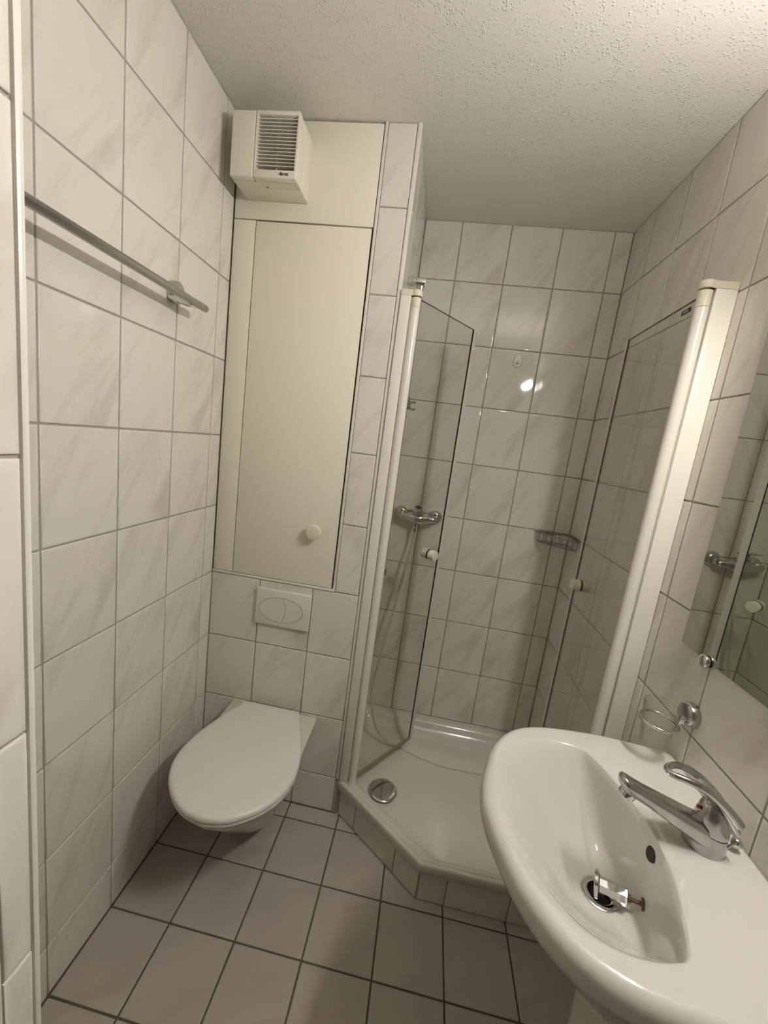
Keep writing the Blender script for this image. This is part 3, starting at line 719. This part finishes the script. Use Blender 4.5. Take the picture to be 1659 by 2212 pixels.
bowl_o = part('bowl', MB().loft(rings), 'ceramic', wb, angle=48)
part('speck', MB().lathe([(0.0026, 0), (0.0022, 0.0005), (0.0008, 0.0008)], (1.3361, -0.6806, 0.8301), (0, 0, 1), 9), 'rubber', wb, 'tiny dark speck on the rim')
# overflow hole on the steep back of the bowl
oc = Vector((1.2270, YC - 0.007, 0.7960)); on = Vector((-0.98, 0, 0.20)).normalized()
ov = MB(); q_ = on.to_track_quat('Z', 'Y').to_matrix()
def ovr(a, b_, h): return [oc + q_ @ Vector((a * math.cos(2 * PI * k / 28), b_ * math.sin(2 * PI * k / 28), h)) for k in range(28)]
part('overflow_hole', MB().loft([ovr(.0125, .0125, -.004), ovr(.0125, .0125, 0.0012), ovr(.0122, .0122, 0.0016)]), 'dark', wb, 'dark round overflow hole')
part('drain_ring', MB().lathe([(0.0205, -0.012), (0.0205, 0.0015), (0.0225, 0.0030), (0.0300, 0.0030), (0.0325, 0.0015), (0.0325, 0.0)], (CX, YC, ZD + 0.0005), (0, 0, 1), 44, False, False), 'chrome', wb, 'chrome drain ring', angle=50)
part('drain_well', MB().lathe([(0.0205, 0), (0.0205, 0.002)], (CX, YC, ZD - 0.0105), (0, 0, 1), 32), 'rubber', wb, 'dark drain opening')
ped = []
for z, hx, hy in ((0.0, 0.118, 0.098), (0.02, 0.116, 0.096), (0.12, 0.106, 0.085), (0.35, 0.103, 0.080), (0.50, 0.108, 0.086), (0.60, 0.118, 0.100), (0.630, 0.122, 0.104)):
    ring_ = []
    for k in range(40):
        a = 2 * PI * k / 40; cx_ = math.cos(a); sx_ = math.sin(a)
        ex = 1.0 if cx_ < 0 else 0.25
        xx = 1.290 + hx * math.copysign(abs(cx_) ** (0.9 if cx_ < 0 else 0.3), cx_) * (1.0 if cx_ < 0 else (W - 0.002 - 1.290) / hx)
        ring_.append((xx, YC + hy * math.copysign(abs(sx_) ** 0.8, sx_), z))
    ped.append(ring_)
part('pedestal', MB().loft(ped), 'ceramic', wb, 'white ceramic pedestal', angle=50)

# ------------------------------------------------------------------ basin tap
FC = Vector((1.3090, YC + 0.002, 0.8300))
tap = thing('basin_tap', 'chrome single-lever tap with loop handle on the washbasin', 'tap', tuple(FC))
def ering(cx_, z, rx, ry, n=32, tilt=0.0):
    return [(cx_ + rx * math.cos(2 * PI * k / n), FC.y + ry * math.sin(2 * PI * k / n), z + tilt * rx * math.cos(2 * PI * k / n)) for k in range(n)]
body = MB().loft([ering(1.309, .8296, .0300, .0290), ering(1.309, .8315, .0318, .0300), ering(1.309, .836, .0316, .0295), ering(1.3095, .848, .0300, .0275), ering(1.310, .858, .0290, .0262, tilt=-.16), ering(1.3105, .8635, .0284, .0256, tilt=-.20)])
part('body', body, 'chrome_worn', tap, angle=50)
sp = []
for k in range(19):
    s_ = min(1.0, k / 12); x = 1.300 - (1.300 - 1.1625) * s_; zc = 0.8560 + (0.9165 - 0.8560) * s_ ** 0.97
    h = 0.0285 - 0.0135 * min(1, s_ * 1.3) ** 0.7; w = 0.0255 - 0.0085 * min(1, s_ * 1.25); ex = .75
    if k > 12:
        ph = (k - 12) / 6 * PI / 2; h *= max(.06, math.cos(ph)); w *= max(.06, math.cos(ph)); x -= .0125 * math.sin(ph); zc += .0035 * math.sin(ph); ex = .75 + .25 * min(1, (k - 12) / 3)
    sp.append([(x - 0.28 * h * math.sin(a), FC.y + w * math.copysign(abs(math.cos(a)) ** ex, math.cos(a)), zc + h * math.copysign(abs(math.sin(a)) ** ex, math.sin(a))) for a in [2 * PI * j / 28 for j in range(28)]])
part('spout', MB().loft(sp), 'chrome_worn', tap, angle=75)
part('aerator', MB().lathe([(0.0128, 0.0), (0.0135, 0.002), (0.0135, 0.0145), (0.0120, 0.0160), (0.0100, 0.0162)], (1.1720, FC.y, 0.9085), (-0.38, 0, -0.92), 28), 'chrome', tap, angle=40)
capr = [ering(1.3105, .8645, .0280, .0250, tilt=-.20), ering(1.3105, .8665, .0288, .0256, tilt=-.20), ering(1.3115, .880, .0278, .0245, tilt=-.22), ering(1.3130, .896, .0255, .0225, tilt=-.30), ering(1.3140, .9075, .0225, .0195, tilt=-.42), ering(1.3140, .9135, .0150, .0130, tilt=-.5)]
part('cap', MB().loft(capr), 'chrome_worn', tap, angle=50)
def lev(t_, s_):
    """t_ 0 rear .. 1 tip, side s_: -1..1"""
    x = 1.3390 - 0.1180 * t_; z = 0.8950 + 0.0640 * math.sin(min(1, t_ * 1.04) * PI * 0.56) ** 0.9
    w = (0.0270 - 0.004 * t_) * math.sqrt(max(0.0, 1 - max(0, (t_ - 0.50) / 0.50) ** 2.2))
    return x, FC.y + s_ * w, z
loop = []
NL = 40
for k in range(NL + 1):
    q = k / NL; q = q if q < .75 else .75 + .25 * math.sin((q - .75) / .25 * PI / 2) ** 1.0
    loop.append(lev(0.05 + 0.95 * q, 0.88))
loop = loop + [(a, 2 * FC.y - b, c) for a, b, c in reversed(loop[:-1])]
lever = part('lever', MB().tube(loop, [0.0085 - 0.0035 * min(1, max(0, (k if k < NL + 1 else 2 * NL - k) / NL)) for k in range(len(loop))], 14, False), 'chrome_worn', tap, 'loop-shaped lever', angle=60)
sol = []
for k in range(8):
    t_ = 0.01 + 0.47 * k / 7; x, y, z = lev(t_, 1.0); w = y - FC.y; th = 0.0190 - 0.0130 * k / 7
    if k in (0, 7): th *= 0.6
    sol.append([(x, FC.y + w * math.copysign(abs(math.cos(a)) ** .6, math.cos(a)), z - 0.001 - 0.010 * (1 - k / 7) + th * math.sin(a)) for a in [2 * PI * j / 24 for j in range(24)]])
part('lever_back', MB().loft(sol), 'chrome_worn', lever, angle=60)
part('temperature_dot', MB().lathe([(0.0038, 0), (0.0034, 0.001)], (1.2845, FC.y, 0.9020), (-1, 0, 0.25), 14), 'red', tap, 'dark red dot')
rodp = MB().tube([(1.3440, FC.y, 0.8310), (1.3500, FC.y, 0.8390), (1.3560, FC.y, 0.8450)], 0.0024, 10)
rodp.lathe([(0.003, -0.009), (0.0070, -0.0065), (0.0088, 0), (0.0080, 0.0055), (0.0045, 0.0085)], (1.3590, FC.y, 0.8475), (0.6, 0, 0.75), 24)
part('pull_rod', rodp, 'chrome', tap, 'small ball-headed pull rod', angle=50)

# stopper taken out and leaning in the drain
a0 = Vector((1.1590, YC - 0.0005, 0.7010)); ad = Vector((0.056, -0.0235, 0.0095)).normalized()
stp = thing('drain_stopper', 'chrome drain stopper lying on its side in the basin drain', 'drain stopper', tuple(a0))
part('disc', MB().lathe([(a * 1.14, b * 1.14) for a, b in [(0.0175, -0.0060), (0.0202, -0.0045), (0.0202, 0.0), (0.0185, 0.0012)]], a0, ad, 40), 'chrome', stp, angle=40)
part('stem', MB().lathe([(a * 1.14, b * 1.14) for a, b in [(0.0118, 0.0008), (0.0125, 0.002), (0.0128, 0.036), (0.0122, 0.0400), (0.010, 0.0412)]], a0, ad, 8), 'chrome', stp, angle=20)
part('gasket', MB().lathe([(a * 1.14, b * 1.14) for a, b in [(0.0150, 0.0010), (0.0150, 0.0022)]], a0, ad, 32), 'rubber', stp)
part('screw', MB().lathe([(a * 1.14, b * 1.14) for a, b in [(0.0055, 0.041), (0.0055, 0.045), (0.0032, 0.0455), (0.0032, 0.0590), (0.0085, 0.0592), (0.0085, 0.0615)]], a0, ad, 16), 'rust', stp, 'rusty screw end', angle=40)

# ------------------------------------------------------------------ tumbler and holder
HC = Vector((1.3215, -0.4600, 0.9230))
hd = thing('tumbler_holder', 'chrome ring holder on the wall above the washbasin', 'holder', (W, -0.4505, 0.945))
part('wall_disc', MB().lathe([(0.0265, 0.0), (0.0268, 0.002), (0.0262, 0.012), (0.0240, 0.0175), (0.020, 0.0200)], (W - 0.0005, -0.4505, 0.9470), (-1, 0, 0), 44), 'chrome_worn', hd, angle=50)
part('arm', MB().loft([[(x, -0.4520 + s1 * w, z0_ + s2 * h) for s1, s2 in ((-1, -1), (1, -1), (1, 1), (-1, 1))] for x, w, z0_, h in ((W - 0.016, .010, .938, .010), (W - 0.024, .008, .931, .006), (W - 0.033, .005, .9235, .003))]), 'chrome', hd, angle=30)
part('ring', MB().tube([(HC.x + 0.0368 * math.cos(a), HC.y + 0.0368 * math.sin(a), HC.z) for a in [2 * PI * k / 56 for k in range(56)]], 0.0032, 12, True), 'chrome', hd, angle=60)
zb = 0.8605
tum = MB().lathe([(0.0008, 0.0), (0.0225, 0.0), (0.0250, 0.0018), (0.0258, 0.006), (0.0300, 0.045), (0.0334, 0.070), (0.0352, 0.102), (0.0345, 0.1030), (0.0336, 0.102), (0.0318, 0.070), (0.0284, 0.045), (0.0240, 0.012), (0.0220, 0.0085), (0.0008, 0.0080)], (HC.x, HC.y, zb), (0, 0, 1), 56)
solo('tumbler', tum, 'tumbler', 'clear drinking glass standing in the chrome ring holder', 'glass', (HC.x, HC.y, zb), 50)

# ------------------------------------------------------------------ mirror and its lamp
mi = thing('mirror', 'frameless greenish wall mirror above the washbasin', 'mirror', (W, -0.665, 1.078))
MX = W - 0.0065; my0, my1, mz0, mz1 = -0.966, -0.364, 1.078, 2.060
part('backing', MB().box(MX + 0.0005, W - 0.0004, my0 + 0.001, my1 - 0.001, mz0 + 0.001, mz1 - 0.001), 'edge', mi, 'dark back edge', angle=0)
part('glass', MB().add([(MX, my0, mz0), (MX, my0, mz1), (MX, my1, mz1), (MX, my1, mz0), (MX + 0.0006, my0, mz0), (MX + 0.0006, my0, mz1), (MX + 0.0006, my1, mz1), (MX + 0.0006, my1, mz0)],
                         [(0, 3, 2, 1), (4, 5, 6, 7), (0, 1, 5, 4), (1, 2, 6, 5), (2, 3, 7, 6), (3, 0, 4, 7)]), 'mirror', mi, angle=0)
for yy, zz in ((-0.4540, mz0 - 0.001), (-0.876, mz0 - 0.001), (-0.4540, mz1 + 0.001), (-0.876, mz1 + 0.001)):
    c_ = part('clip', MB().lathe([(0.0140, 0.0085), (0.0145, 0.0092), (0.0145, 0.0145), (0.0135, 0.0160), (0.009, 0.0180), (0.003, 0.0187)], (W, yy, zz), (-1, 0, 0), 36), 'chrome', mi, 'domed chrome mirror clip', angle=40)
    part('washer', MB().lathe([(0.0115, 0.0), (0.0115, 0.0086)], (W, yy, zz), (-1, 0, 0), 28), 'rubber', c_)

LC = Vector((1.352, -0.800, 1.992)); LL = 0.16
lamp = thing('mirror_lamp', 'white tube lamp on the wall above the mirror', 'lamp', (W, LC.y, LC.z))
part('wall_bracket', MB().box(LC.x + 0.0205, W - 0.0072, LC.y - 0.05, LC.y + 0.05, LC.z - 0.012, LC.z + 0.012, 0.003), 'trim', lamp)
part('diffuser', MB().lathe([(0.0200, -LL), (0.0200, LL)], LC, (0, 1, 0), 28), 'lamp', lamp, 'glowing white tube', angle=50)
for s_ in (-1, 1):
    part('end_cap', MB().lathe([(0.0225, -0.004), (0.0240, -0.002), (0.0240, 0.018), (0.0220, 0.021)], LC + Vector((0, s_ * (LL - 0.001), 0)), (0, s_, 0), 28), 'trim', lamp, angle=40)  # unseen opaque caps, added to block light along the tube axis
